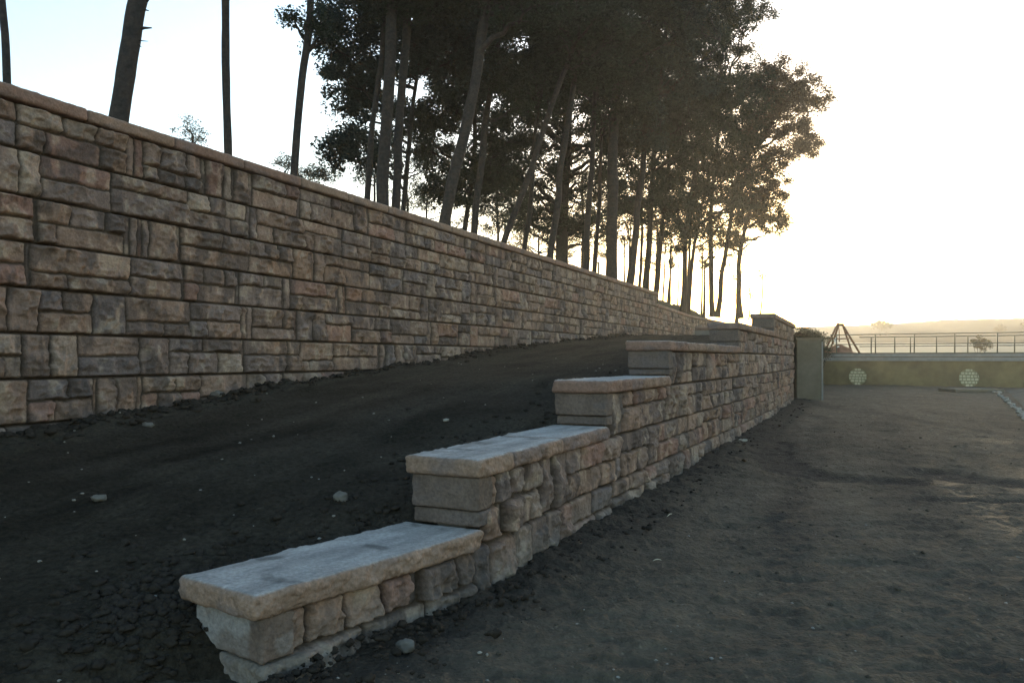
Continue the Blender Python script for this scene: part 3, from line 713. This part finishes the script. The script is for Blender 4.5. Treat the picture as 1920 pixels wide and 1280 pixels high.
tree('pine_tree', 30.5, [(1115, 506), (1122, 400), (1130, 250)], 11, 'thin trunk squeezed beside the stout upright trunk', PINE, [(1150, 150, 90, 110, 40)], group=GP, seed=14)
tree('pine_tree', 30, [(1145, 518), (1147, 380), (1152, 240), (1155, 120)], 26, 'stout straight upright grey trunk right of the middle', PINE, [(1190, 10, 150, 110, 70), (1080, 100, 80, 100, 30), (1180, 180, 60, 70, 22)], group=GP, seed=15, ztop=17)
tree('pine_tree', 32, [(1182, 528), (1193, 420), (1206, 300), (1216, 190)], 17, 'grey trunk leaning slightly right beside the stout upright one', PINE, [(1240, 80, 140, 120, 80), (1210, 230, 60, 60, 20)], group=GP, seed=16, lm=M_leafb)
GO = 'leafy trees on the terrace behind the pines'
OAK = 'leafy tree'
tree('leafy_tree', 24, [(756, 385), (764, 300), (775, 200), (790, 100)], 13, 'dark trunk behind the close pair with a broad crown reaching left', OAK,
     [(700, 60, 130, 120, 75), (665, 175, 75, 65, 26), (680, 285, 75, 50, 26), (840, 60, 90, 110, 40)], bark=M_barkd, lm=M_leafb, group=GO, seed=20, nl=6, crad=.5)
tree('leafy_tree', 28, [(873, 424), (885, 340), (892, 260), (890, 150), (880, 40)], 12, 'dark trunk with drooping boughs between the leaning trunks', OAK,
     [(850, 120, 105, 115, 80), (800, 235, 75, 65, 34), (860, 345, 100, 55, 34), (940, 290, 70, 80, 36)], bark=M_barkd, group=GO, seed=21, nl=6, crad=.5)
tree('leafy_tree', 33, [(1054, 485), (1054, 380), (1062, 250), (1070, 100), (1060, 0)], 29, 'very dark massive trunk with heavy boughs and the densest crown', OAK,
     [(1010, 40, 150, 120, 120), (980, 200, 120, 100, 90), (975, 330, 100, 75, 44), (1130, 260, 90, 120, 70), (1100, 80, 120, 130, 90), (1010, 410, 80, 40, 16), (1110, 400, 60, 50, 18)], bark=M_barkd, group=GO, seed=22, nl=7)
tree('leafy_tree', 37, [(1212, 535), (1218, 450), (1222, 350), (1230, 230)], 15, 'dark trunk where the tall wall steps down, crown over the path side', OAK,
     [(1260, 90, 120, 120, 80), (1240, 250, 90, 90, 60), (1210, 370, 70, 60, 34)], bark=M_barkd, group=GO, seed=23)
tree('leafy_tree', 38, [(1230, 545), (1238, 470), (1246, 380), (1256, 280)], 12, 'slim dark trunk leaning right just before the tall wall steps down', OAK,
     [(1300, 30, 120, 80, 70), (1300, 200, 100, 100, 80), (1260, 380, 60, 60, 26)], bark=M_barkd, group=GO, seed=24)
tree('leafy_tree', 44, [(1281, 574), (1284, 500), (1286, 430), (1300, 340), (1310, 240)], 12, 'twisted forked trunk on the mound behind the lower coping', OAK,
     [(1330, 220, 110, 90, 80), (1320, 340, 90, 75, 60), (1275, 430, 50, 45, 16)], bark=M_barkd, group=GO, seed=25, zb=4.25, crad=.65)
tree('leafy_tree', 45, [(1290, 580), (1300, 480), (1312, 400), (1330, 320)], 8, 'thin curving stem beside the twisted forked trunk', OAK,
     [(1360, 310, 80, 80, 60), (1320, 430, 40, 40, 10)], bark=M_barkd, group=GO, seed=26, zb=4.25, crad=.65)
tree('leafy_tree', 48, [(1335, 592), (1334, 500), (1332, 420), (1340, 320), (1350, 200)], 10, 'straight trunk, left one of the joined pair on the mound', OAK,
     [(1350, 60, 80, 75, 60), (1380, 180, 100, 80, 80), (1360, 370, 70, 60, 40), (1405, 20, 50, 28, 14)], bark=M_barkd, group=GO, seed=27, zb=4.25, lm=M_leaf, crad=.65)
tree('leafy_tree', 48.5, [(1346, 594), (1354, 510), (1366, 440), (1374, 380), (1395, 280)], 11, 'leaning trunk, right one of the joined pair on the mound', OAK,
     [(1450, 160, 80, 55, 70), (1500, 190, 65, 45, 40), (1440, 250, 95, 65, 80), (1510, 280, 42, 34, 20), (1430, 340, 60, 50, 44)], bark=M_barkd, group=GO, seed=28, zb=4.25, lm=M_leafr, crad=.62)
tree('leafy_tree', 50, [(1387, 594), (1385, 540), (1384, 500), (1392, 450), (1404, 400)], 13, 'short stout forked tree at the right end of the mound, near the low sun', OAK,
     [(1420, 385, 62, 50, 50), (1370, 450, 28, 28, 10), (1450, 415, 30, 36, 14)], bark=M_barkd, group=GO, seed=29, zb=4.25, lm=M_leafy, crad=.5, nl=5)
GS = 'thin saplings on the mound among the trees'
for i, (u, v, u2, v2, wd, D, lb, bl) in enumerate((
        (1243, 562, 1247, 450, 4, 46, 'thin sapling just right of where the tall wall steps down', [(1250, 440, 20, 25, 4)]),
        (1252, 568, 1262, 400, 4, 47, 'thin leaning sapling left of the twisted forked trunk', [(1262, 420, 20, 30, 5)]),
        (1270, 576, 1272, 480, 3, 48, 'hair thin sapling touching the twisted forked trunk', [(1272, 470, 14, 20, 3)]),
        (1314, 586, 1317, 470, 4, 50, 'upright sapling midway between the forked trunk and the joined pair', [(1317, 480, 18, 30, 5)]),
        (1405, 592, 1406, 540, 2.5, 52, 'shortest sapling, right of the stout forked tree', [(1406, 545, 10, 12, 3)]),
        (1426, 592, 1432, 480, 3, 50, 'tall thin sapling furthest right against the bright sky', [(1424, 515, 14, 10, 3)]),
        (1171, 528, 1170, 440, 4, 42, 'thin sapling between the stout upright trunk and the next one', [(1170, 445, 16, 20, 4)]))):
    tree('sapling', D, [(u, v), ((u+u2)/2+1, (v+v2)/2), (u2, v2)], wd, lb, 'sapling', bl, bark=M_barkd, group=GS, seed=50+i, zb=4.25, crad=.28, per=60, leaf=.09, nl=2)
GD = 'distant trees showing over the tall wall coping'
tree('distant_tree', 42, [(362, 300), (362, 250)], 6, 'small bluish tree top peeping over the coping between two bare trunks', 'tree', [(358, 248, 40, 30, 18)], bark=M_barkd, lm=M_leafb, group=GD, seed=60, crad=.42, per=60, leaf=.10)
tree('distant_tree', 40, [(530, 380), (535, 320)], 6, 'dark low tree top behind the slim leaning trunk', 'tree', [(590, 328, 50, 22, 26), (535, 305, 20, 12, 7)], bark=M_barkd, group=GD, seed=61, crad=.42, per=90, leaf=.1)
tree('distant_tree', 44, [(800, 430), (800, 380)], 6, 'low open tree top below the boughs in the middle', 'tree', [(790, 370, 70, 38, 24), (900, 400, 60, 45, 24)], bark=M_barkd, group=GD, seed=62, crad=.5, per=90, leaf=.1)
tree('distant_tree', 46, [(1010, 470), (1010, 440)], 6, 'low tree top glimpsed between the dark trunks', 'tree', [(1000, 435, 60, 45, 26), (1100, 440, 45, 60, 22)], bark=M_barkd, lm=M_leafy, group=GD, seed=63, crad=.5, per=90, leaf=.1)
tree('distant_tree', 50, [(1180, 520), (1180, 450)], 6, 'low tree top between the stout upright trunk and the wall step', 'tree', [(1185, 430, 45, 60, 24), (1160, 380, 30, 40, 10)], bark=M_barkd, lm=M_leafy, group=GD, seed=64, crad=.5, per=90, leaf=.1)
tree('distant_tree', 54, [(1255, 560), (1258, 500)], 6, 'small open tree beyond the mound left of the forked trunk', 'tree', [(1250, 440, 45, 60, 26), (1265, 500, 20, 20, 4)], bark=M_barkd, group=GD, seed=65, crad=.5, per=90, leaf=.1)
tree('distant_tree', 56, [(1320, 580), (1322, 500)], 6, 'small open tree beyond the mound right of the forked trunk', 'tree', [(1335, 430, 60, 50, 28), (1325, 490, 20, 25, 5)], bark=M_barkd, lm=M_leafy, group=GD, seed=66, crad=.5, per=90, leaf=.1)
for (u, v, ru, rv, cnt, D, lm_, sd_, lb) in ((760, 300, 60, 60, 26, 46, M_leafb, 80, 'open leafy tree seen just right of the close pair of trunks'), (930, 370, 60, 55, 34, 48, M_leaf, 81, 'open leafy tree behind the slim leaning trunk'),
        (1090, 330, 70, 80, 50, 52, M_leaf, 82, 'leafy tree behind the thin trunks left of the stout upright one'), (1200, 330, 60, 80, 50, 54, M_leafy, 83, 'leafy tree behind the wall step, right of the stout upright trunk'),
        (1385, 440, 45, 50, 26, 58, M_leafy, 84, 'small hazy tree beyond the joined pair of trunks'),
        (980, 400, 60, 50, 44, 50, M_leaf, 85, 'leafy tree filling the gap behind the crossing leaning trunks'), (1060, 420, 60, 55, 40, 53, M_leaf, 86, 'leafy tree half hidden by the very dark massive trunk'),
        (1150, 400, 50, 60, 40, 55, M_leaf, 87, 'leafy tree directly behind the stout upright trunk'), (1230, 420, 45, 50, 34, 57, M_leafy, 88, 'leafy tree behind the two dark trunks at the wall step'),
        (1290, 390, 55, 50, 40, 59, M_leafy, 89, 'leafy tree behind the twisted forked trunk'), (840, 300, 70, 60, 40, 47, M_leafb, 90, 'leafy tree behind the foot of the stout leaning trunk'),
        (700, 330, 40, 30, 12, 45, M_leafb, 91, 'sparse airy tree behind the close pair of grey trunks')):
    tree('distant_tree', D, [(u, 520), (u+4, 440), (u+2, v)], 7, lb, 'tree', [(u, v, ru, rv, cnt), (u-12, v+60, ru*.6, 28, cnt//4)], bark=M_barkd, lm=lm_, group=GD, seed=sd_, crad=.55, per=110, leaf=.11)
mb = MB(); p = wx(1122, 500, 34); mb.tube([(p[0], p[1], 4.1), (p[0], p[1], p[2]+.15)], .04, 8); mb.tube([(p[0], p[1], p[2]+.15), (p[0], p[1], p[2]+.2)], .055, 8)
tag(mb.build('marker_post', M_conc), 'short grey post above the coping left of the stout trunk', 'post')
# shrubs behind the pier
def shrub(name, D, blobs, label, lm, seed, zb, group=None, cat='bush', crad=.3, per=90, leaf=.07):
    rng = np.random.RandomState(seed); c0 = wx(blobs[0][0], blobs[0][1], D); T = empty(name, (c0[0], c0[1], zb), label, cat, group)
    mb = MB(); cent = []; rads = []
    for (u, v, ru, rv, cnt) in blobs:
        c = wx(u, v, D); R_ = np.array([ru, min(ru, rv), rv])/F*D
        for i in range(cnt):
            d = rng.normal(size=3); d /= np.linalg.norm(d); x = c+d*R_*rng.rand()**.45; cent.append(x); rads.append(crad*rng.uniform(.6, 1.2))
            if i % 3 == 0: mb.tube([(c[0], c[1], zb-.1), ((c[0]+x[0])/2, x[1], (zb+x[2])/2), x], [.03, .02, .006], 5)
    mb.build('stems', M_barkd, T, smooth=True)
    V, Q, sh = leaves(np.array(cent), np.array(rads), per, leaf, rng); V[:, 2] = np.maximum(V[:, 2], zb-.05)
    mesh_np('foliage', V, Q, lm, T, {'shade': sh}, smooth=False)
shrub('bush', 33, [(1522, 645, 38, 34, 110), (1500, 640, 25, 30, 50)], 'dense olive bush rising behind the smooth concrete pier', M_leaf, 70, .25)
shrub('distant_tree', 300, [(1650, 610, 17, 9, 30), (1661, 608, 13, 9, 24)], 'round lone tree on the far ridge left of centre of the railing', M_leafy, 71, 10, GD, 'tree', 1.0, 70, .5)
shrub('distant_tree', 300, [(1877, 616, 12, 7, 20)], 'low tree clump on the far ridge at the right', M_leafy, 72, 10, GD, 'tree', 1.0, 70, .5)
shrub('distant_tree', 300, [(1926, 610, 12, 12, 20)], 'tree at the right edge of the photo on the far ridge', M_leafy, 73, 10, GD, 'tree', 1.0, 70, .5)
shrub('distant_tree', 75, [(1838, 644, 24, 12, 26)], 'spreading grey tree just beyond the railing above the brighter round vent', M_leafy, 74, 1.0, GD, 'tree', .35, 60, .16)
# ------------------------------------------------------------------ pier, basin wall, railing
pz = EYE+(HY-636)/F*27
pr = empty('concrete_pier', (10.0, 27.2, .1), 'smooth concrete pier closing the far end of the stepped wall', 'pier')
X0 = (1494-960)/F*27; X1 = (1541-960)/F*27
stone_b = MB(); stone_b.box(((X0+X1)/2, 27.4, (pz)/2-.1), (X1-X0, .8, pz+.2)); ob = stone_b.build('pier_body', M_conc, pr)
bv = ob.modifiers.new('bevel', 'BEVEL'); bv.width = .03; bv.segments = 3
mb = MB(); mb.box((X1+.022, 27.02, pz/2+.02), (.04, .05, pz-.2)); mb.build('edge_strip', M_ledge, pr)
mb = MB(); mb.box(((X0+X1)/2, 27.4, pz+.028), (X1-X0+.06, .86, .05)); mb.build('pier_cap', M_conc, pr)
# basin wall line: two end points at its front face
A = np.array([14.5, 43.3]); B = np.array([30.0, 34.1]); d = (B-A)/np.linalg.norm(B-A); nrm = np.array([-d[1], d[0]])*-1  # towards camera
if nrm@(-A) < 0: nrm = -nrm
A0 = A-d*3; Lw = np.linalg.norm(B-A)+3+8; ang = math.atan2(d[1], d[0])
def bw(t, n, z): p = A0+d*t+nrm*n; return (p[0], p[1], z)
def t_of(u):   # distance along the wall where pixel column u meets it
    k = (u-960)/F; return (k*A0[1]-A0[0])/(d[0]-k*d[1])
ZT = 1.90
bs = empty('basin_wall', (A[0], A[1], .2), 'long mossy olive concrete wall with round vents across the end of the path', 'wall')
vents = [t_of(1608), t_of(1817)]; vz = 1.60-(707-HY)/F*40; vr = .44
def holed():
    zb_, zt_ = -.1, ZT-.42; mb = MB()
    edges = [0]+sum([[v-.7, v+.7] for v in vents], [])+[Lw]
    for i in range(0, len(edges)-1):
        a, b = edges[i], edges[i+1]
        if i % 2 == 0:
            V = [bw(a, 0, zb_), bw(b, 0, zb_), bw(b, 0, zt_), bw(a, 0, zt_)]; mb.add(V, [(0, 1, 2, 3)])
        else:
            c = (a+b)/2; n = 48; ins = []; outs = []
            for k in range(n):
                th = 2*math.pi*k/n; ca, sa = math.cos(th), math.sin(th)
                m_ = min(.7/abs(ca) if abs(ca) > 1e-6 else 99, ((zt_-vz) if sa > 0 else (vz-zb_))/abs(sa) if abs(sa) > 1e-6 else 99)
                ins.append(bw(c+vr*ca, 0, vz+vr*sa)); outs.append((c+m_*ca, vz+m_*sa))
            # snap outer ring to the four corners
            for (cx, cz) in ((b, zt_), (a, zt_), (a, zb_), (b, zb_)):
                k = min(range(n), key=lambda q: math.hypot(outs[q][0]-cx, outs[q][1]-cz)); outs[k] = (cx, cz)
            outs = [bw(x, 0, z) for x, z in outs]; dep = [bw(c+vr*math.cos(2*math.pi*k/n), -.3, vz+vr*math.sin(2*math.pi*k/n)) for k in range(n)]
            q = []
            for k in range(n): k2 = (k+1) % n; q += [(k, k2, n+k2, n+k), (2*n+k, 2*n+k2, k2, k)]
            mb.add(ins+outs+dep, q)
    # back and ends
    mb.add([bw(0, -.5, zb_), bw(Lw, -.5, zb_), bw(Lw, -.5, zt_), bw(0, -.5, zt_)], [(3, 2, 1, 0)])
    mb.add([bw(0, 0, zb_), bw(0, 0, zt_), bw(0, -.5, zt_), bw(0, -.5, zb_)], [(0, 1, 2, 3)])
    mb.build('wall_panel', M_olive, bs)
holed()
rb = random.Random(8)
for c in vents:
    ven = MB(); ven.box((0, 0, 0), (.01, .01, .01))
    ven = MB(); n = 48
    V = [bw(c, -.10, vz)]+[bw(c+vr*1.0*math.cos(2*math.pi*k/n), -.10, vz+vr*math.sin(2*math.pi*k/n)) for k in range(n)]
    ven.add(V, None, [(0, k+1, (k+1) % n+1) for k in range(n)]); vo = ven.build('round_vent', M_vent, bs)
    blk = MB(); rows = 6; rh = 2*vr/rows
    for r_ in range(rows):
        zc = vz-vr+rh*(r_+.5); hw = math.sqrt(max(0, vr**2-(abs(zc-vz)+rh*.3)**2)); x = -hw; off = 0
        while x < hw-.02:
            wd = rb.uniform(.13, .2); x2 = min(hw, x+wd)
            mid = bw(c+(x+x2)/2, -.07, zc); blk.box(mid, (x2-x-.035, .04+rb.uniform(0, .02), rh-.045), rz=ang); x = x2
    blk.build('vent_light_infill', M_pale, vo)  # pale blocks drawn in place of light coming through the grating
def ledge(z0, z1, n0, n1, m, nm):
    mb = MB(); mid = bw(Lw/2, (n0+n1)/2, (z0+z1)/2); mb.box(mid, (Lw, abs(n1-n0), z1-z0), rz=ang); return mb.build(nm, m, bs)
ledge(ZT-.42, ZT-.24, -.45, .10, M_ledge, 'lower_ledge'); ledge(ZT-.238, ZT-.20, -.45, .04, M_conc, 'ledge_joint')
ledge(ZT-.198, ZT-.07, -2.9, .14, M_ledge, 'upper_ledge'); ledge(ZT-.068, ZT, -2.9, .06, M_rail, 'walkway_shadow_edge')  # dark top strip paints in the shadow line along the walkway edge
def railing(n, posts, t0, t1, hs, label):
    e = empty('railing', bw(t0, n, ZT), label, 'railing', 'steel railings along the walkway')
    for t in posts:
        mb = MB(); mb.tube([bw(t, n, ZT-.02), bw(t, n, ZT+hs[0])], .032, 8); mb.build('post', M_rail, e, smooth=True)
    for h in hs:
        mb = MB(); mb.tube([bw(t0, n, ZT+h), bw((t0+t1)/2, n, ZT+h-.004), bw(t1, n, ZT+h)], .022, 8); mb.build('rail', M_rail, e, smooth=True)
railing(-.1, [t_of(u) for u in (1568, 1641, 1714, 1790, 1870, 1955)], t_of(1556), t_of(1990), (.94, .44), 'front steel railing on the walkway edge above the round vents')
railing(-2.6, [t_of(u)+1.2 for u in (1575, 1620, 1650, 1700, 1760, 1850, 1900, 1960)], t_of(1560)+1, t_of(1990), (.86, .36), 'back steel railing on the far edge of the walkway')
# timber tripod frame
fr = empty('pyramid_frame', tuple(wx(1578, 662, 43)), 'rusty pyramid frame of leaning poles standing behind the walkway at the left', 'frame')
def pole(u1, v1, u2, v2, D1, D2, r=.045, m=M_rust):
    mb = MB(); mb.tube([wx(u1, v1, D1), wx((u1+u2)/2, (v1+v2)/2, (D1+D2)/2), wx(u2, v2, D2)], r, 8); return mb
for (a, b, c, e, D1, D2) in ((1571, 606, 1545, 662, 44, 43), (1573, 608, 1554, 664, 44, 45.5), (1580, 608, 1598, 663, 44, 45.5), (1579, 607, 1612, 662, 44, 43)):
    pole(a, b, c, e, D1, D2, .055).build('leg', M_rust, fr, smooth=True)
pole(1570, 608, 1582, 609, 44, 44, .07).build('ridge_bar', M_rust, fr, smooth=True)
pole(1557, 636, 1596, 634, 43.6, 43.6, .03).build('cross_bar', M_rust, fr, smooth=True)
pole(1573, 612, 1574, 640, 44, 44, .02).build('hanging_chain', M_rust, fr, smooth=True)
for (u, v, wd, ht, rr, D, lb) in ((1567, 638, .16, .24, -.5, 42, 'largest white board tilted inside the pyramid frame'), (1571, 650, .13, .06, -.2, 42, 'small white board low inside the pyramid frame'),
                        (1535, 635, .42, .05, .12, 42.5, 'thin white board lying just left of the pyramid frame')):
    mb = MB(); c = wx(u, v, D); mb.box(c, (wd, .04, ht), ry=rr); mb.build
    o = mb.build('white_board', M_white, origin=tuple(c)); tag(o, lb, 'board', 'white boards by the pyramid frame')
V, Q = rock_mesh(18, 5, .3); c = wx(1572, 661, 44); o = mesh_np('soil_heap', V*np.array([1.0, .6, .5]), Q, M_red); o.location = (c[0], c[1], ZT-.12); tag(o, 'low reddish heap under the pyramid frame', 'heap')
# slab and rubble edging to the right
c = ((1820-960)/F*33.0, 33.0); mb = MB(); mb.box((c[0], c[1], .30), (2.0, 1.3, .14)); o = mb.build('concrete_slab', M_conc, origin=(c[0], c[1], .3)); bv = o.modifiers.new('bevel', 'BEVEL'); bv.width = .02
tag(o, 'flat grey concrete slab on the dirt below the brighter round vent', 'slab')
def gravel():
    u = np.linspace(0, 1, 60); v = np.linspace(0, 1, 60); Uu, Vv = np.meshgrid(u, v)
    y = 18+Uu*16; xl = np.interp(y, [18, 20, 31, 34], [11.7, 13.0, 19.3, 21.0]); X = xl+Vv*9
    H = gz(X, y)+.02+.16*sst(0, .12, Vv)+.05*fbm(X, y, 0, 91, 3)
    n = fbm(X*2, y*2, 0, 92, 3); C = np.array((.10, .105, .088))*(1+.3*n)[..., None]
    return np.stack([X, y, H], -1), gridq(60, 60, True), C.reshape(-1, 3)
V, Q, C = gravel(); V_ = mesh_np('verge', V, Q, M_path, cols={'tint': C}); tag(V_, kind='structure')
ORD = 'first second third fourth fifth sixth seventh eighth ninth tenth eleventh twelfth thirteenth fourteenth fifteenth sixteenth seventeenth eighteenth nineteenth twentieth'.split()
ORD += ['twenty-'+k for k in ORD[:9]]+['thirtieth']+['thirty-'+k for k in ORD[:6]]
for i in range(36):
    t = i/35; u = 1866+t*75+rg.uniform(-3, 3); v = 737+t**1.15*62+rg.uniform(-2, 2)
    D = 1.38*F/(v-HY); x = (u-960)/F*D; s = rg.uniform(.04, .11)
    Vr, Qr = rock_mesh(8, i+3, .45); o = mesh_np('rubble_stone', Vr*np.array([s, s*.8, s*.55]), Qr, M_palerock)
    o.location = (x, D, float(gz(x, D))+.04+s*.2); o.rotation_euler = (0, 0, rg.rand()*6)
    tag(o, 'pale broken stone, '+ORD[i]+' from the concrete slab along the rubble edging', 'stone', 'pale rubble stones edging the path')
# ------------------------------------------------------------------ haze
hz = MB(); hz.box((0, 215, 24), (760, 480, 52)); 
m = bpy.data.materials.new('haze'); m.use_nodes = True; N = m.node_tree.nodes; N.remove(N['Principled BSDF'])
pv = N.new('ShaderNodeVolumePrincipled'); pv.inputs['Color'].default_value = (.95, .93, .86, 1); pv.inputs['Density'].default_value = HAZE; pv.inputs['Anisotropy'].default_value = .52
m.node_tree.links.new(pv.outputs[0], N['Material Output'].inputs['Volume'])
ho = hz.build('haze', m); tag(ho, kind='stuff')
